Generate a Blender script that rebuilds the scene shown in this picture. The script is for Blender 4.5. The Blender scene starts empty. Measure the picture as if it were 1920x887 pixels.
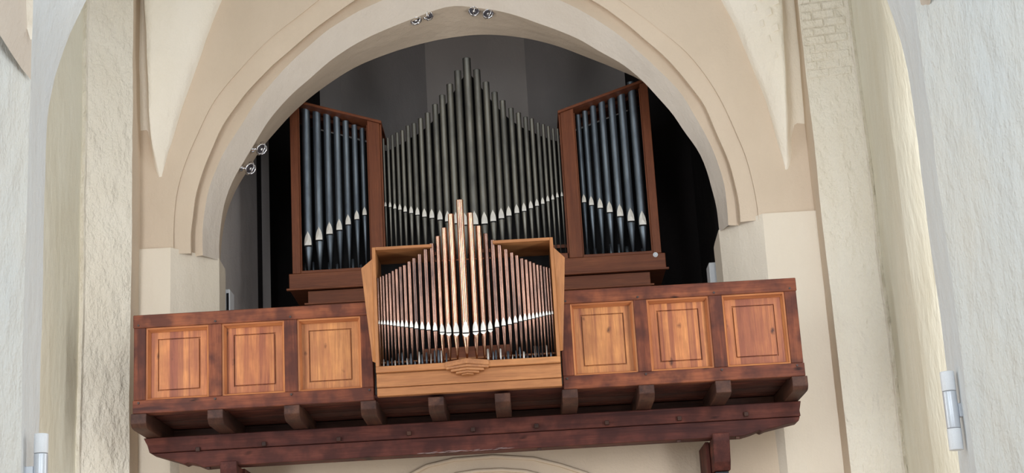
import bpy, bmesh, math, random
import numpy as np
from mathutils import Vector, Matrix, noise

random.seed(4)
SC = bpy.context.scene
COL = SC.collection
PI = math.pi

# ------------------------------------------------------------------ camera
FPX, CX, CD, CZ = 3000.0, 0.515, 15.7, 1.6
TH, RO = 0.2704, -0.0572
_f = np.array([0, math.cos(TH), math.sin(TH)])
_r0 = np.array([1.0, 0, 0]); _u0 = np.cross(_r0, _f)
_r = _r0 * math.cos(RO) + _u0 * math.sin(RO)
_u = -_r0 * math.sin(RO) + _u0 * math.cos(RO)
CAM = np.array([CX, -CD, CZ])
cam_data = bpy.data.cameras.new('camera')
cam = bpy.data.objects.new('camera', cam_data); COL.objects.link(cam)
cam_data.sensor_width = 36; cam_data.lens = FPX / 1920 * 36
cam_data.clip_start = 0.1; cam_data.clip_end = 200
_m = Matrix(((_r[0], _u[0], -_f[0], CAM[0]), (_r[1], _u[1], -_f[1], CAM[1]), (_r[2], _u[2], -_f[2], CAM[2]), (0, 0, 0, 1)))
cam.matrix_world = _m
SC.camera = cam

def at(x, y, Y):
    """survey: the world point on the plane Y that the photograph shows at (x, y)"""
    d = _f * FPX + _r * (x - 960) + _u * (443.5 - y)
    return CAM + d * (Y - CAM[1]) / d[1]

# ------------------------------------------------------------------ light
w = bpy.data.worlds.new('world'); SC.world = w; w.use_nodes = True
w.node_tree.nodes['Background'].inputs[0].default_value = (0.93, 0.96, 1.0, 1)
w.node_tree.nodes['Background'].inputs[1].default_value = 0.5

def area(name, loc, target, sx, sy, power, col):
    l = bpy.data.lights.new(name, 'AREA'); l.shape = 'RECTANGLE'; l.size = sx; l.size_y = sy
    l.energy = power; l.color = col
    o = bpy.data.objects.new(name, l); COL.objects.link(o); o.location = loc
    o.rotation_euler = (Vector(target) - Vector(loc)).to_track_quat('-Z', 'Y').to_euler()
    return o
# daylight through the tall nave windows left and right of and behind the photographer
for _y, _p in ((-11.0, 60), (-13.8, 100), (-16.6, 140)):
    area('unseen_window_light_right', (3.25, _y, 5.7), (-2.0, _y + 4.0, 5.2), 1.5, 5.2, _p, (0.90, 0.95, 1.0))
    area('unseen_window_light_left', (-3.15, _y, 5.7), (2.0, _y + 4.0, 5.2), 1.5, 5.2, _p, (0.88, 0.95, 1.0))
# area lights added to brighten the last bay, as if from unseen side windows
area('unseen_window_light_right', (4.00, -2.85, 4.7), (-1.0, 0.6, 4.6), 0.95, 6.2, 215, (0.96, 0.97, 1.0))
area('unseen_window_light_left', (-4.00, -2.85, 4.7), (1.0, 0.6, 4.6), 0.95, 6.2, 215, (0.96, 0.97, 1.0))
SC.view_settings.view_transform = 'Standard'
SC.view_settings.look = 'None'
SC.view_settings.exposure = 0.18
SC.view_settings.gamma = 1
SC.view_settings.use_curve_mapping = False
SC.cycles.max_bounces = 8
SC.cycles.diffuse_bounces = 5

# ------------------------------------------------------------------ materials
def nt(name):
    m = bpy.data.materials.new(name); m.use_nodes = True
    n = m.node_tree; b = n.nodes['Principled BSDF']
    return m, n, b
def N(n, t, **k):
    x = n.nodes.new(t)
    for a, v in k.items():
        if a in x.inputs: x.inputs[a].default_value = v
        else: setattr(x, a, v)
    return x
def ramp(n, src, stops):
    r = n.nodes.new('ShaderNodeValToRGB')
    while len(r.color_ramp.elements) < len(stops): r.color_ramp.elements.new(0.5)
    for e, (p, c) in zip(r.color_ramp.elements, stops):
        e.position = p; e.color = (*c, 1)
    n.links.new(src, r.inputs[0]); return r
def mixc(n, fac, a, b, mode='MIX'):
    m = n.nodes.new('ShaderNodeMix'); m.data_type = 'RGBA'; m.blend_type = mode
    if isinstance(fac, (int, float)): m.inputs[0].default_value = fac
    else: n.links.new(fac, m.inputs[0])
    for i, v in ((6, a), (7, b)):
        if isinstance(v, tuple): m.inputs[i].default_value = (*v, 1)
        else: n.links.new(v, m.inputs[i])
    return m.outputs[2]

def limewash(name, col, col2, bump=0.5, rough_scale=3.0):
    m, n, b = nt(name)
    g = n.nodes.new('ShaderNodeNewGeometry')
    a = N(n, 'ShaderNodeTexNoise', Scale=0.9, Detail=5.0, Roughness=0.6)
    c = N(n, 'ShaderNodeTexNoise', Scale=rough_scale, Detail=6.0, Roughness=0.55)
    e = N(n, 'ShaderNodeTexNoise', Scale=38.0, Detail=3.0)
    mp = n.nodes.new('ShaderNodeMapping'); mp.inputs['Scale'].default_value = (1, 1, 0.55)
    n.links.new(g.outputs['Position'], mp.inputs[0])
    for t in (a, c): n.links.new(mp.outputs[0], t.inputs['Vector'])
    n.links.new(g.outputs['Position'], e.inputs['Vector'])
    r = ramp(n, a.outputs[0], ((0.35, (0, 0, 0)), (0.65, (1, 1, 1))))
    n.links.new(mixc(n, r.outputs[0], col, col2), b.inputs['Base Color'])
    b.inputs['Roughness'].default_value = 0.93
    b.inputs['Specular IOR Level'].default_value = 0.15
    s = N(n, 'ShaderNodeMath', operation='MULTIPLY'); s.inputs[1].default_value = 0.12
    n.links.new(e.outputs[0], s.inputs[0])
    ad = N(n, 'ShaderNodeMath', operation='ADD'); n.links.new(c.outputs[0], ad.inputs[0]); n.links.new(s.outputs[0], ad.inputs[1])
    bp = N(n, 'ShaderNodeBump', Strength=min(1, bump * 1.3), Distance=0.09)
    n.links.new(ad.outputs[0], bp.inputs['Height']); n.links.new(bp.outputs[0], b.inputs['Normal'])
    return m

def wood(name, light, mid, dark, axis='x', knots=0.5, stave=0.0, rough=0.5, gloss=0.3, blotch=0.35):
    m, n, b = nt(name)
    tc = n.nodes.new('ShaderNodeTexCoord'); oi = n.nodes.new('ShaderNodeObjectInfo')
    off = N(n, 'ShaderNodeVectorMath', operation='SCALE'); off.inputs[0].default_value = (13.1, 7.7, 23.3)
    n.links.new(oi.outputs['Random'], off.inputs['Scale'])
    ad = N(n, 'ShaderNodeVectorMath', operation='ADD'); n.links.new(tc.outputs['Object'], ad.inputs[0]); n.links.new(off.outputs[0], ad.inputs[1])
    def mapped(sc):
        mp = n.nodes.new('ShaderNodeMapping'); mp.inputs['Scale'].default_value = sc
        n.links.new(ad.outputs[0], mp.inputs[0]); return mp.outputs[0]
    L, S = 0.55, 9.0
    sc = {'x': (L, S, S), 'y': (S, L, S), 'z': (S, S, L)}[axis]
    g1 = N(n, 'ShaderNodeTexNoise', Scale=1.0, Detail=6.0, Roughness=0.6, Distortion=0.4)
    n.links.new(mapped(sc), g1.inputs['Vector'])
    g2 = N(n, 'ShaderNodeTexNoise', Scale=1.0, Detail=4.0, Roughness=0.7)
    n.links.new(mapped(tuple(v * 7 for v in sc)), g2.inputs['Vector'])
    g3 = N(n, 'ShaderNodeTexNoise', Scale=5.0, Detail=3.0)
    n.links.new(mapped((1, 1, 1)), g3.inputs['Vector'])
    c = ramp(n, g1.outputs[0], ((0.3, dark), (0.48, mid), (0.68, light))).outputs[0]
    if stave:
        vs = {'x': (0.01, 0.01, 11.0), 'z': (13.0, 0.01, 0.01), 'y': (13.0, 0.01, .01)}[axis]
        v = N(n, 'ShaderNodeTexVoronoi', Scale=1.0, Randomness=0.7); v.feature = 'F1'
        n.links.new(mapped(vs), v.inputs['Vector'])
        sp = n.nodes.new('ShaderNodeSeparateColor'); n.links.new(v.outputs['Color'], sp.inputs[0])
        rr = ramp(n, sp.outputs[0], ((0.45, (0, 0, 0)), (0.95, (stave,) * 3)))
        c = mixc(n, rr.outputs[0], c, dark)
    f2 = ramp(n, g2.outputs[0], ((0.3, (0.72,) * 3), (0.6, (1.04,) * 3)))
    c = mixc(n, 1.0, c, f2.outputs[0], 'MULTIPLY')
    bl = ramp(n, g3.outputs[0], ((0.38, (1, 1, 1)), (0.62, (0.0,) * 3)))
    bl2 = N(n, 'ShaderNodeMath', operation='MULTIPLY'); bl2.inputs[1].default_value = blotch
    n.links.new(bl.outputs[0], bl2.inputs[0])
    c = mixc(n, bl2.outputs[0], c, dark)
    if knots:
        k = N(n, 'ShaderNodeTexVoronoi', Scale=1.0, Randomness=1.0); k.feature = 'F1'
        ks = {'x': (2.6, 0.1, 5.2), 'y': (5, 2.6, .1), 'z': (5.2, 0.1, 2.8)}[axis]
        w_ = N(n, 'ShaderNodeTexNoise', Scale=9.0, Detail=2.0)
        wv = N(n, 'ShaderNodeVectorMath', operation='SCALE'); wv.inputs['Scale'].default_value = 0.25
        n.links.new(w_.outputs['Color'], wv.inputs[0])
        wa = N(n, 'ShaderNodeVectorMath', operation='ADD')
        n.links.new(mapped(ks), wa.inputs[0]); n.links.new(wv.outputs[0], wa.inputs[1])
        n.links.new(wa.outputs[0], k.inputs['Vector'])
        kr = ramp(n, k.outputs['Distance'], ((0.03, (knots,) * 3), (0.14, (0, 0, 0))))
        c = mixc(n, kr.outputs[0], c, tuple(v * 0.25 for v in dark))
    n.links.new(c, b.inputs['Base Color'])
    b.inputs['Roughness'].default_value = rough; b.inputs['Specular IOR Level'].default_value = gloss
    bp = N(n, 'ShaderNodeBump', Strength=0.25, Distance=0.004)
    n.links.new(g2.outputs[0], bp.inputs['Height']); n.links.new(bp.outputs[0], b.inputs['Normal'])
    return m

def metal(name, c1, c2, rough, metallic=1.0, scale=3.0, zs=0.5, bump=0.0):
    m, n, b = nt(name)
    tc = n.nodes.new('ShaderNodeTexCoord'); oi = n.nodes.new('ShaderNodeObjectInfo')
    off = N(n, 'ShaderNodeVectorMath', operation='SCALE'); off.inputs[0].default_value = (13.1, 7.7, 23.3)
    n.links.new(oi.outputs['Random'], off.inputs['Scale'])
    ad = N(n, 'ShaderNodeVectorMath', operation='ADD'); n.links.new(tc.outputs['Object'], ad.inputs[0]); n.links.new(off.outputs[0], ad.inputs[1])
    mp = n.nodes.new('ShaderNodeMapping'); mp.inputs['Scale'].default_value = (1, 1, zs); n.links.new(ad.outputs[0], mp.inputs[0])
    a = N(n, 'ShaderNodeTexNoise', Scale=scale, Detail=6.0, Roughness=0.65); n.links.new(mp.outputs[0], a.inputs['Vector'])
    r = ramp(n, a.outputs[0], ((0.36, c2), (0.6, c1)))
    n.links.new(r.outputs[0], b.inputs['Base Color'])
    rr = ramp(n, a.outputs[0], ((0.3, (min(1, rough * 1.5),) * 3), (0.7, (rough,) * 3))); n.links.new(rr.outputs[0], b.inputs['Roughness'])
    b.inputs['Metallic'].default_value = metallic
    return m
def plain(name, col, rough=0.6, metallic=0.0, emit=None):
    m, n, b = nt(name)
    a = N(n, 'ShaderNodeTexNoise', Scale=25.0, Detail=2.0)
    r = ramp(n, a.outputs[0], ((0.3, tuple(v * 0.9 for v in col)), (0.7, col)))
    n.links.new(r.outputs[0], b.inputs['Base Color'])
    b.inputs['Roughness'].default_value = rough; b.inputs['Metallic'].default_value = metallic
    return m

M = {}
M['wall_cream'] = limewash('cream_limewash', (0.68, 0.565, 0.445), (0.625, 0.515, 0.40), 0.3, 2.0)
M['wall_side'] = limewash('white_limewash', (0.80, 0.76, 0.67), (0.75, 0.69, 0.58), 0.75, 6.0)
M['wall_bay'] = limewash('yellowed_limewash', (0.77, 0.75, 0.64), (0.71, 0.67, 0.54), 0.22, 5.0)
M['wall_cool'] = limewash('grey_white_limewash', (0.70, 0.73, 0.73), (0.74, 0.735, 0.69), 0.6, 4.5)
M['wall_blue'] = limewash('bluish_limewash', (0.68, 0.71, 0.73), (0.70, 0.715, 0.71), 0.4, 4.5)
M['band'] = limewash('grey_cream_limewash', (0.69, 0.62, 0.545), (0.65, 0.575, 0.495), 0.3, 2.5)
M['pier'] = limewash('pale_pier_limewash', (0.79, 0.715, 0.605), (0.745, 0.665, 0.55), 0.3, 2.5)
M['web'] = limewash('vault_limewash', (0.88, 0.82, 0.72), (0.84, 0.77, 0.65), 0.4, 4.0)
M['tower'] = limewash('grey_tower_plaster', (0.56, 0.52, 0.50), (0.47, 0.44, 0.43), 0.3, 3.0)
M['tower_lit'] = limewash('lit_tower_plaster', (0.80, 0.73, 0.68), (0.72, 0.66, 0.62), 0.3, 3.0)  # light on the middle facet put into a paler plaster colour
M['loft_shade'] = limewash('shaded_dark_plaster', (0.035, 0.03, 0.03), (0.02, 0.018, 0.018), 0.3, 3.0)  # near-black plaster: shade on the side facets put into the colour
for ax in 'xyz':
    M['oak_' + ax] = wood('red_stained_timber_' + ax, (0.245, 0.078, 0.036), (0.160, 0.047, 0.025), (0.052, 0.018, 0.015), ax, 0.95, rough=0.6, gloss=0.18, blotch=0.75)
    M['beam_' + ax] = wood('dark_red_beam_' + ax, (0.150, 0.046, 0.031), (0.095, 0.028, 0.021), (0.038, 0.013, 0.012), ax, 0.9, rough=0.65, gloss=0.18, blotch=0.7)
    M['joist_' + ax] = wood('brown_joist_timber_' + ax, (0.110, 0.048, 0.029), (0.062, 0.026, 0.018), (0.025, 0.011, 0.009), ax, 0.3, rough=0.6, gloss=0.25)
    M['case_' + ax] = wood('mahogany_organ_case_' + ax, (0.25, 0.082, 0.034), (0.20, 0.062, 0.027), (0.14, 0.042, 0.020), ax, 0.0)
    M['posi_' + ax] = wood('honey_case_wood_' + ax, (0.50, 0.225, 0.085), (0.42, 0.18, 0.068), (0.30, 0.12, 0.046), ax, 0.0)
M['panel'] = wood('orange_pine_panel', (0.58, 0.24, 0.080), (0.46, 0.165, 0.058), (0.21, 0.058, 0.032), 'z', 0.95, 0.75)
M['panel_pale'] = wood('pale_pine_panel', (0.60, 0.275, 0.095), (0.50, 0.21, 0.073), (0.26, 0.088, 0.042), 'z', 0.95, 0.35)
M['mould_x'] = wood('pine_moulding_x', (0.60, 0.26, 0.10), (0.48, 0.19, 0.075), (0.33, 0.11, 0.05), 'x', 0)
M['mould_z'] = wood('pine_moulding_z', (0.60, 0.26, 0.10), (0.48, 0.19, 0.075), (0.33, 0.11, 0.05), 'z', 0)
M['tin'] = metal('dull_tin_pipe_metal', (0.19, 0.225, 0.26), (0.125, 0.15, 0.18), 0.40, 0.9, 4, 0.4)
M['tin_warm'] = metal('dull_tin_pipe_metal_warm', (0.225, 0.22, 0.195), (0.145, 0.145, 0.135), 0.40, 0.9, 4, 0.4)
M['lip'] = metal('bright_tin_lip', (0.86, 0.84, 0.78), (0.74, 0.72, 0.68), 0.38, 0.75, 10)
M['copper'] = metal('patinated_copper', (0.28, 0.16, 0.12), (0.085, 0.053, 0.046), 0.18, 1.0, 2.6, 0.4)
M['copper_bright'] = metal('polished_copper', (0.56, 0.31, 0.20), (0.20, 0.11, 0.08), 0.13, 1.0, 2.2, 0.45)
for _k, _w in (('copper', 0.25), ('copper_bright', 0.6)):
    _b = M[_k].node_tree.nodes['Principled BSDF']; _b.inputs['Coat Weight'].default_value = _w; _b.inputs['Coat Roughness'].default_value = 0.12
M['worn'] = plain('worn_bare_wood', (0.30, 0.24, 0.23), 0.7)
M['black'] = plain('flat_black_shade', (0.006, 0.006, 0.007), 0.9)  # black painted in for the shade inside cases and pipe mouths
M['iron'] = plain('black_iron', (0.015, 0.015, 0.018), 0.45, 0.6)
M['peg'] = plain('dark_peg_wood', (0.035, 0.02, 0.017), 0.6)
M['chrome'] = plain('chrome', (0.80, 0.80, 0.83), 0.12, 1.0)
M['glass_lens'] = plain('dark_lamp_lens', (0.10, 0.09, 0.10), 0.08, 0.5)
M['white'] = plain('white_lacquer', (0.80, 0.83, 0.87), 0.4)
M['alu'] = plain('brushed_light_alu', (0.66, 0.70, 0.76), 0.35, 0.3)
M['stone'] = plain('nave_floor_brick', (0.55, 0.46, 0.38), 0.8)

# ------------------------------------------------------------------ helpers
def empty(name, loc, label=None, cat=None, group=None):
    o = bpy.data.objects.new(name, None); COL.objects.link(o); o.location = loc; o.empty_display_size = 0.1
    tag(o, label, cat, group); return o
def tag(o, label=None, cat=None, group=None, kind=None):
    if label: o['label'] = label
    if cat: o['category'] = cat
    if group: o['group'] = group
    if kind: o['kind'] = kind
    return o
def wloc(o):
    v = Vector((0, 0, 0))
    while o is not None: v += o.location; o = o.parent
    return v
def obj(name, bm, mat, parent=None, origin=None, smooth=False):
    """links a bmesh given in world coordinates as one mesh object under its parent"""
    base = wloc(parent) if parent else Vector((0, 0, 0))
    org = Vector(origin) if origin is not None else base
    for v in bm.verts: v.co -= org
    bmesh.ops.recalc_face_normals(bm, faces=bm.faces) if not smooth == 'keep' else None
    me = bpy.data.meshes.new(name); bm.to_mesh(me); bm.free()
    me.materials.append(mat)
    if smooth:
        for p in me.polygons: p.use_smooth = True
    o = bpy.data.objects.new(name, me); COL.objects.link(o)
    if parent: o.parent = parent
    o.location = org - base
    return o
def add_box(bm, x0, x1, y0, y1, z0, z1, bev=0.0):
    vs = [bm.verts.new((x, y, z)) for z in (z0, z1) for y in (y0, y1) for x in (x0, x1)]
    fs = [bm.faces.new([vs[i] for i in f]) for f in ((0, 2, 3, 1), (4, 5, 7, 6), (0, 1, 5, 4), (2, 6, 7, 3), (0, 4, 6, 2), (1, 3, 7, 5))]
    if bev:
        es = list({e for f in fs for e in f.edges})
        bmesh.ops.bevel(bm, geom=es, offset=bev, segments=1, affect='EDGES')
def box(name, x0, x1, y0, y1, z0, z1, mat, parent=None, bev=0.004, origin=None):
    bm = bmesh.new(); add_box(bm, min(x0, x1), max(x0, x1), y0, y1, z0, z1, bev)
    return obj(name, bm, mat, parent, origin)
def add_prism(bm, pts, axis, a, b, bev=0.0):
    """pts: closed 2D outline. axis x: pts are (y,z); axis y: pts are (x,z); axis z: pts are (x,y)"""
    def P(p, t): return {'x': (t, p[0], p[1]), 'y': (p[0], t, p[1]), 'z': (p[0], p[1], t)}[axis]
    A = [bm.verts.new(P(p, a)) for p in pts]; B = [bm.verts.new(P(p, b)) for p in pts]
    n = len(pts); fs = [bm.faces.new(A), bm.faces.new(B[::-1])]
    for i in range(n): fs.append(bm.faces.new((A[i], A[(i + 1) % n], B[(i + 1) % n], B[i])))
    bmesh.ops.recalc_face_normals(bm, faces=fs)
    if bev: bmesh.ops.bevel(bm, geom=list({e for f in fs for e in f.edges}), offset=bev, segments=1, affect='EDGES')
def prism(name, pts, axis, a, b, mat, parent=None, bev=0.004):
    bm = bmesh.new(); add_prism(bm, pts, axis, a, b, bev); return obj(name, bm, mat, parent)
def add_grid(bm, rows):
    """rows: list of equally long rows of points -> quad surface"""
    V = [[bm.verts.new(p) for p in r] for r in rows]
    for i in range(len(V) - 1):
        for j in range(len(V[0]) - 1):
            bm.faces.new((V[i][j], V[i][j + 1], V[i + 1][j + 1], V[i + 1][j]))
    return V
def add_lathe(bm, cx, cy, prof, seg=16, cap=True):
    """prof: (radius, z) from bottom to top"""
    rings = [[bm.verts.new((cx + r * math.cos(2 * PI * k / seg), cy + r * math.sin(2 * PI * k / seg), z)) for k in range(seg)] for r, z in prof]
    for a, b in zip(rings, rings[1:]):
        for k in range(seg): bm.faces.new((a[k], a[(k + 1) % seg], b[(k + 1) % seg], b[k]))
    if cap: bm.faces.new(rings[0][::-1]); bm.faces.new(rings[-1])
def add_tube(bm, p0, p1, r0, r1=None, seg=12):
    r1 = r0 if r1 is None else r1
    p0, p1 = Vector(p0), Vector(p1); d = (p1 - p0).normalized()
    a = d.orthogonal().normalized(); b = d.cross(a)
    R = [[bm.verts.new(p + (a * math.cos(2 * PI * k / seg) + b * math.sin(2 * PI * k / seg)) * r) for k in range(seg)] for p, r in ((p0, r0), (p1, r1))]
    for k in range(seg): bm.faces.new((R[0][k], R[0][(k + 1) % seg], R[1][(k + 1) % seg], R[1][k]))
    bm.faces.new(R[0][::-1]); bm.faces.new(R[1])
def add_path(bm, pts, r, seg=6):
    pts = [Vector(p) for p in pts]; rings = []
    for i, p in enumerate(pts):
        d = (pts[min(i + 1, len(pts) - 1)] - pts[max(i - 1, 0)]).normalized()
        a = d.cross(Vector((0, 1, 0.01))).normalized(); b = d.cross(a)
        rings.append([bm.verts.new(p + (a * math.cos(2 * PI * k / seg) + b * math.sin(2 * PI * k / seg)) * r) for k in range(seg)])
    for A, B in zip(rings, rings[1:]):
        for k in range(seg): bm.faces.new((A[k], A[(k + 1) % seg], B[(k + 1) % seg], B[k]))
    bm.faces.new(rings[0][::-1]); bm.faces.new(rings[-1])
def add_ring(bm, c, nrm, R, r, seg=24, s2=6):
    c = Vector(c); d = Vector(nrm).normalized(); a = d.orthogonal().normalized(); b = d.cross(a)
    V = []
    for i in range(seg):
        t = 2 * PI * i / seg; e = a * math.cos(t) + b * math.sin(t)
        V.append([bm.verts.new(c + e * (R + r * math.cos(2 * PI * k / s2)) + d * r * math.sin(2 * PI * k / s2)) for k in range(s2)])
    for i in range(seg):
        A, B = V[i], V[(i + 1) % seg]
        for k in range(s2): bm.faces.new((A[k], A[(k + 1) % s2], B[(k + 1) % s2], B[k]))
def wob(x, y, z, amp=0.012, f=1.6):
    return amp * noise.noise(Vector((x * f, y * f, z * f * 0.7)))

# ================================================================== STRUCTURE
# ---- the arch wall between nave and organ loft
AX, AZ = 0.03, 6.40
C = {}
C[1] = [(411, 475), (419, 390), (435, 341), (467, 289), (488, 250), (508, 220), (550, 175), (592, 138), (640, 99), (662, 84), (725, 56), (787, 31), (844, 9), (897, 16), (944, 23), (1006, 42), (1069, 67), (1131, 100), (1194, 141), (1230, 180), (1258, 209), (1283, 250), (1303, 271), (1321, 308), (1336, 360), (1345, 400), (1349, 431)]
C[0] = [(414, 476), (423, 406), (443, 354), (467, 317), (490, 278), (515, 250), (544, 217), (578, 186), (620, 155), (662, 128), (725, 102), (787, 83), (850, 70), (897, 65), (975, 70), (1037, 84), (1100, 108), (1162, 133), (1200, 148), (1238, 180), (1268, 209), (1293, 250), (1313, 271), (1331, 308), (1346, 360), (1356, 400), (1360, 431)]
C[2] = [(380, 471), (382, 402), (394, 350), (415, 293), (443, 250), (480, 192), (522, 141), (578, 87), (600, 68), (640, 39), (662, 27), (719, 0), (780, -25), (844, -48), (897, -42), (975, -26), (1047, 0), (1100, 26), (1150, 58), (1196, 96), (1241, 138), (1278, 175), (1297, 209), (1320, 250), (1336, 278), (1355, 334), (1364, 394), (1366, 425)]
C[3] = [(358, 466), (360, 410), (370, 354), (394, 289), (409, 250), (443, 197), (494, 139), (550, 90), (606, 42), (640, 17), (719, -28), (780, -54), (844, -77), (897, -71), (975, -54), (1060, -25), (1110, 0), (1156, 31), (1218, 82), (1258, 118), (1297, 166), (1325, 203), (1342, 250), (1362, 290), (1377, 338), (1385, 379), (1388, 420)]
C[4] = [(326, 464), (327, 402), (331, 362), (346, 309), (372, 250), (398, 194), (451, 130), (508, 70), (564, 28), (598, 0), (680, -58), (760, -102), (844, -134), (897, -126), (975, -106), (1080, -58), (1160, 0), (1182, 14), (1241, 59), (1286, 96), (1334, 158), (1362, 209), (1379, 250), (1396, 286), (1411, 342), (1420, 386), (1422, 407)]
NA = 96
ANG = np.linspace(PI, 0, NA)
def ring_pts(k, Y, dr=0.0):
    P = np.array([at(x, y, Y)[[0, 2]] for x, y in C[k]])
    a = np.arctan2(P[:, 1] - AZ, P[:, 0] - AX); r = np.hypot(P[:, 0] - AX, P[:, 1] - AZ)
    o = np.argsort(a); rr = np.interp(ANG[::-1], a[o], r[o])[::-1]
    rs = rr.copy()
    for _ in range(2): rs[1:-1] = (rs[:-2] + 2 * rs[1:-1] + rs[2:]) / 4
    rs += dr
    return [(AX + q * math.cos(t), Y, AZ + q * math.sin(t)) for q, t in zip(rs, ANG)]
def lerp_rows(A, B, n):
    return [[tuple(np.array(a) * (1 - i / n) + np.array(b) * i / n) for a, b in zip(A, B)] for i in range(n + 1)]
XL, XR, ZT = -4.2, 4.2, 11.4
def rect_hit(t):
    c, s = math.cos(t), math.sin(t)
    k = min([(XR - AX) / c if c > 1e-6 else 1e9, (XL - AX) / c if c < -1e-6 else 1e9, (ZT - AZ) / s if s > 1e-6 else 1e9])
    return (AX + k * c, 1.5, AZ + k * s)
r4 = ring_pts(4, 1.5)
wall = empty('wall_back', (0, 1.5, 0)); tag(wall, 'cream limewashed end wall with the great round arch', kind='structure')
bm = bmesh.new()
rows = lerp_rows([rect_hit(t) for t in ANG], r4, 14)
rows = [[(x, y + wob(x, 0, z, 0.03, 1.1), z) for x, y, z in r] for r in rows]
add_grid(bm, rows)
obj('arch_wall_face', bm, M['wall_cream'], wall, smooth=True)
def strip(name, seq, mat, parent):
    bm = bmesh.new()
    add_grid(bm, seq); bmesh.ops.recalc_face_normals(bm, faces=bm.faces)
    return obj(name, bm, mat, parent, smooth=True)
def wobr(R, amp=0.010, f=3.0):
    out = []
    for x, y, z in R:
        d = Vector((x - AX, 0, z - AZ)).normalized(); q = amp * noise.noise(Vector((x * f, y * 9, z * f)))
        out.append((x + d.x * q, y, z + d.z * q))
    return out
# outer order: shallow step, flat band
strip('archivolt', [rows[-1], ring_pts(4, 1.525, -0.004)], M['wall_cream'], wall)
strip('archivolt', lerp_rows(ring_pts(4, 1.525, -0.004), wobr(ring_pts(3, 1.56)), 3), M['wall_cream'], wall)
strip('archivolt', lerp_rows(wobr(ring_pts(3, 1.56)), ring_pts(3, 1.70, -0.015), 2), M['wall_cream'], wall)
strip('archivolt', lerp_rows(ring_pts(3, 1.70, -0.015), wobr(ring_pts(2, 1.67)), 3), M['wall_cream'], wall)
strip('archivolt', lerp_rows(wobr(ring_pts(2, 1.67)), wobr(ring_pts(1, 1.93)), 5), M['band'], wall)
strip('soffit', lerp_rows(wobr(ring_pts(1, 1.93)), ring_pts(0, 2.75), 8), M['wall_cream'], wall)
# back of the arch wall so that the loft stays dark
bm = bmesh.new(); add_grid(bm, [ring_pts(0, 2.75), [(x, 2.75, z) for x, y, z in [rect_hit(t) for t in ANG]]])
obj('arch_wall_rear', bm, M['tower'], wall)
# piers below the springing
def pier(side):
    s = side
    xo = XL if s < 0 else XR
    zt = 6.455
    c1 = at(320, 560, 1.46)[0] if s < 0 else at(1436, 470, 1.46)[0]
    c2 = at(411, 560, 1.92)[0] if s < 0 else at(1352, 480, 1.92)[0]
    c3 = at(423.5, 545, 2.30)[0] if s < 0 else at(1340.5, 490, 2.30)[0]
    c4 = c3
    plan = [(xo, 1.46), (c1, 1.46), (c2, 1.92), (c3, 2.30), (xo, 2.32), (xo, 2.33)]
    bm = bmesh.new()
    zs = list(np.linspace(3.0, zt - 0.16, 24)) + [zt - 0.08, zt - 0.02, zt]
    pull = [0] * 24 + [0.0, 0.7, 1.0]
    rowsp = []
    for z, q in zip(zs, pull):
        row = []
        for i, (x, y) in enumerate(plan[:5]):
            zz = z
            if i == 3:
                x = x + (c2 - x) * q; zz = z - 0.06
            if i in (2,): zz = z - (0.035 if z > zt - 0.1 else 0)
            row.append((x + wob(x, y, z, .008, 2), y + wob(y, x, z, .01, 2), zz))
        # subdivide plan segments
        rr = []
        for a, b in zip(row, row[1:]):
            for k in range(4): rr.append(tuple(np.array(a) * (1 - k / 4) + np.array(b) * k / 4))
        rr.append(row[-1]); rowsp.append(rr)
    V = add_grid(bm, rowsp)
    cap = [(xo, 2.32, zt)] 
    top = V[-1]; cv = bm.verts.new(cap[0])
    for a, b in zip(top, top[1:]): bm.faces.new((a, b, cv))
    obj('pier', bm, M['pier'], wall, smooth=False)
pier(-1); pier(1)
# lower wall below the loft, with low relief arcs of an old doorway
bm = bmesh.new()
g = [[(x, 1.55 + wob(x, 0, z, 0.03, 1.3), z) for x in np.linspace(XL, XR, 40)] for z in np.linspace(0, 4.6, 24)]
add_grid(bm, g); obj('lower_wall_face', bm, M['wall_cream'], wall, smooth=True)
for pts in ([(770, 890), (800, 874), (850, 862), (925, 856), (1000, 860), (1050, 872), (1100, 888)], [(855, 889), (895, 883), (940, 881), (985, 884), (1010, 890)]):
    bm = bmesh.new(); q = []
    P = [at(x, y, 1.53) for x, y in pts]
    # continue both arcs downwards as the jambs of the blocked opening
    P = [(P[0][0] - 0.22, 1.53, P[0][2] - 0.2), *P, (P[-1][0] + 0.22, 1.53, P[-1][2] - 0.2)]
    add_path(bm, P, 0.022, 6); obj('relief_arc', bm, M['wall_cream'], wall, smooth=True)

# ---- side walls as plans extruded upwards; lean(z) bends the nearer piers into the transverse arch
def side_wall(name, pts, mats, lean=None, zt=ZT, label=None):
    root = empty(name, (pts[0][0], 0, 0)); tag(root, label, kind='structure')
    zs = np.linspace(0, zt, 92)
    for k, (a, b, nm, mt) in enumerate([(pts[i], pts[i + 1], mats[i][0], mats[i][1]) for i in range(len(pts) - 1)]):
        bm = bmesh.new(); n = max(3, int(math.hypot(a[0] - b[0], a[1] - b[1]) / 0.09))
        rows = []
        for z in zs:
            row = []
            for i in range(n + 1):
                t = i / n; x = a[0] * (1 - t) + b[0] * t; y = a[1] * (1 - t) + b[1] * t
                if lean:
                    la, lb = lean(z, k), lean(z, k + 1)
                    x += la * (1 - t) + lb * t
                x += wob(x, y, z, 0.014, 1.6) + wob(y, z, x, 0.005, 8); y += wob(z, x, y, 0.010, 2.5)
                row.append((x, y, z))
            rows.append(row)
        add_grid(bm, rows); obj(nm, bm, mt, root, smooth=True)
    return root
def X(x, y, Y): return at(x, y, Y)[0]
cr, sd, cl = M['wall_cream'], M['wall_side'], M['wall_cool']
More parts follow.
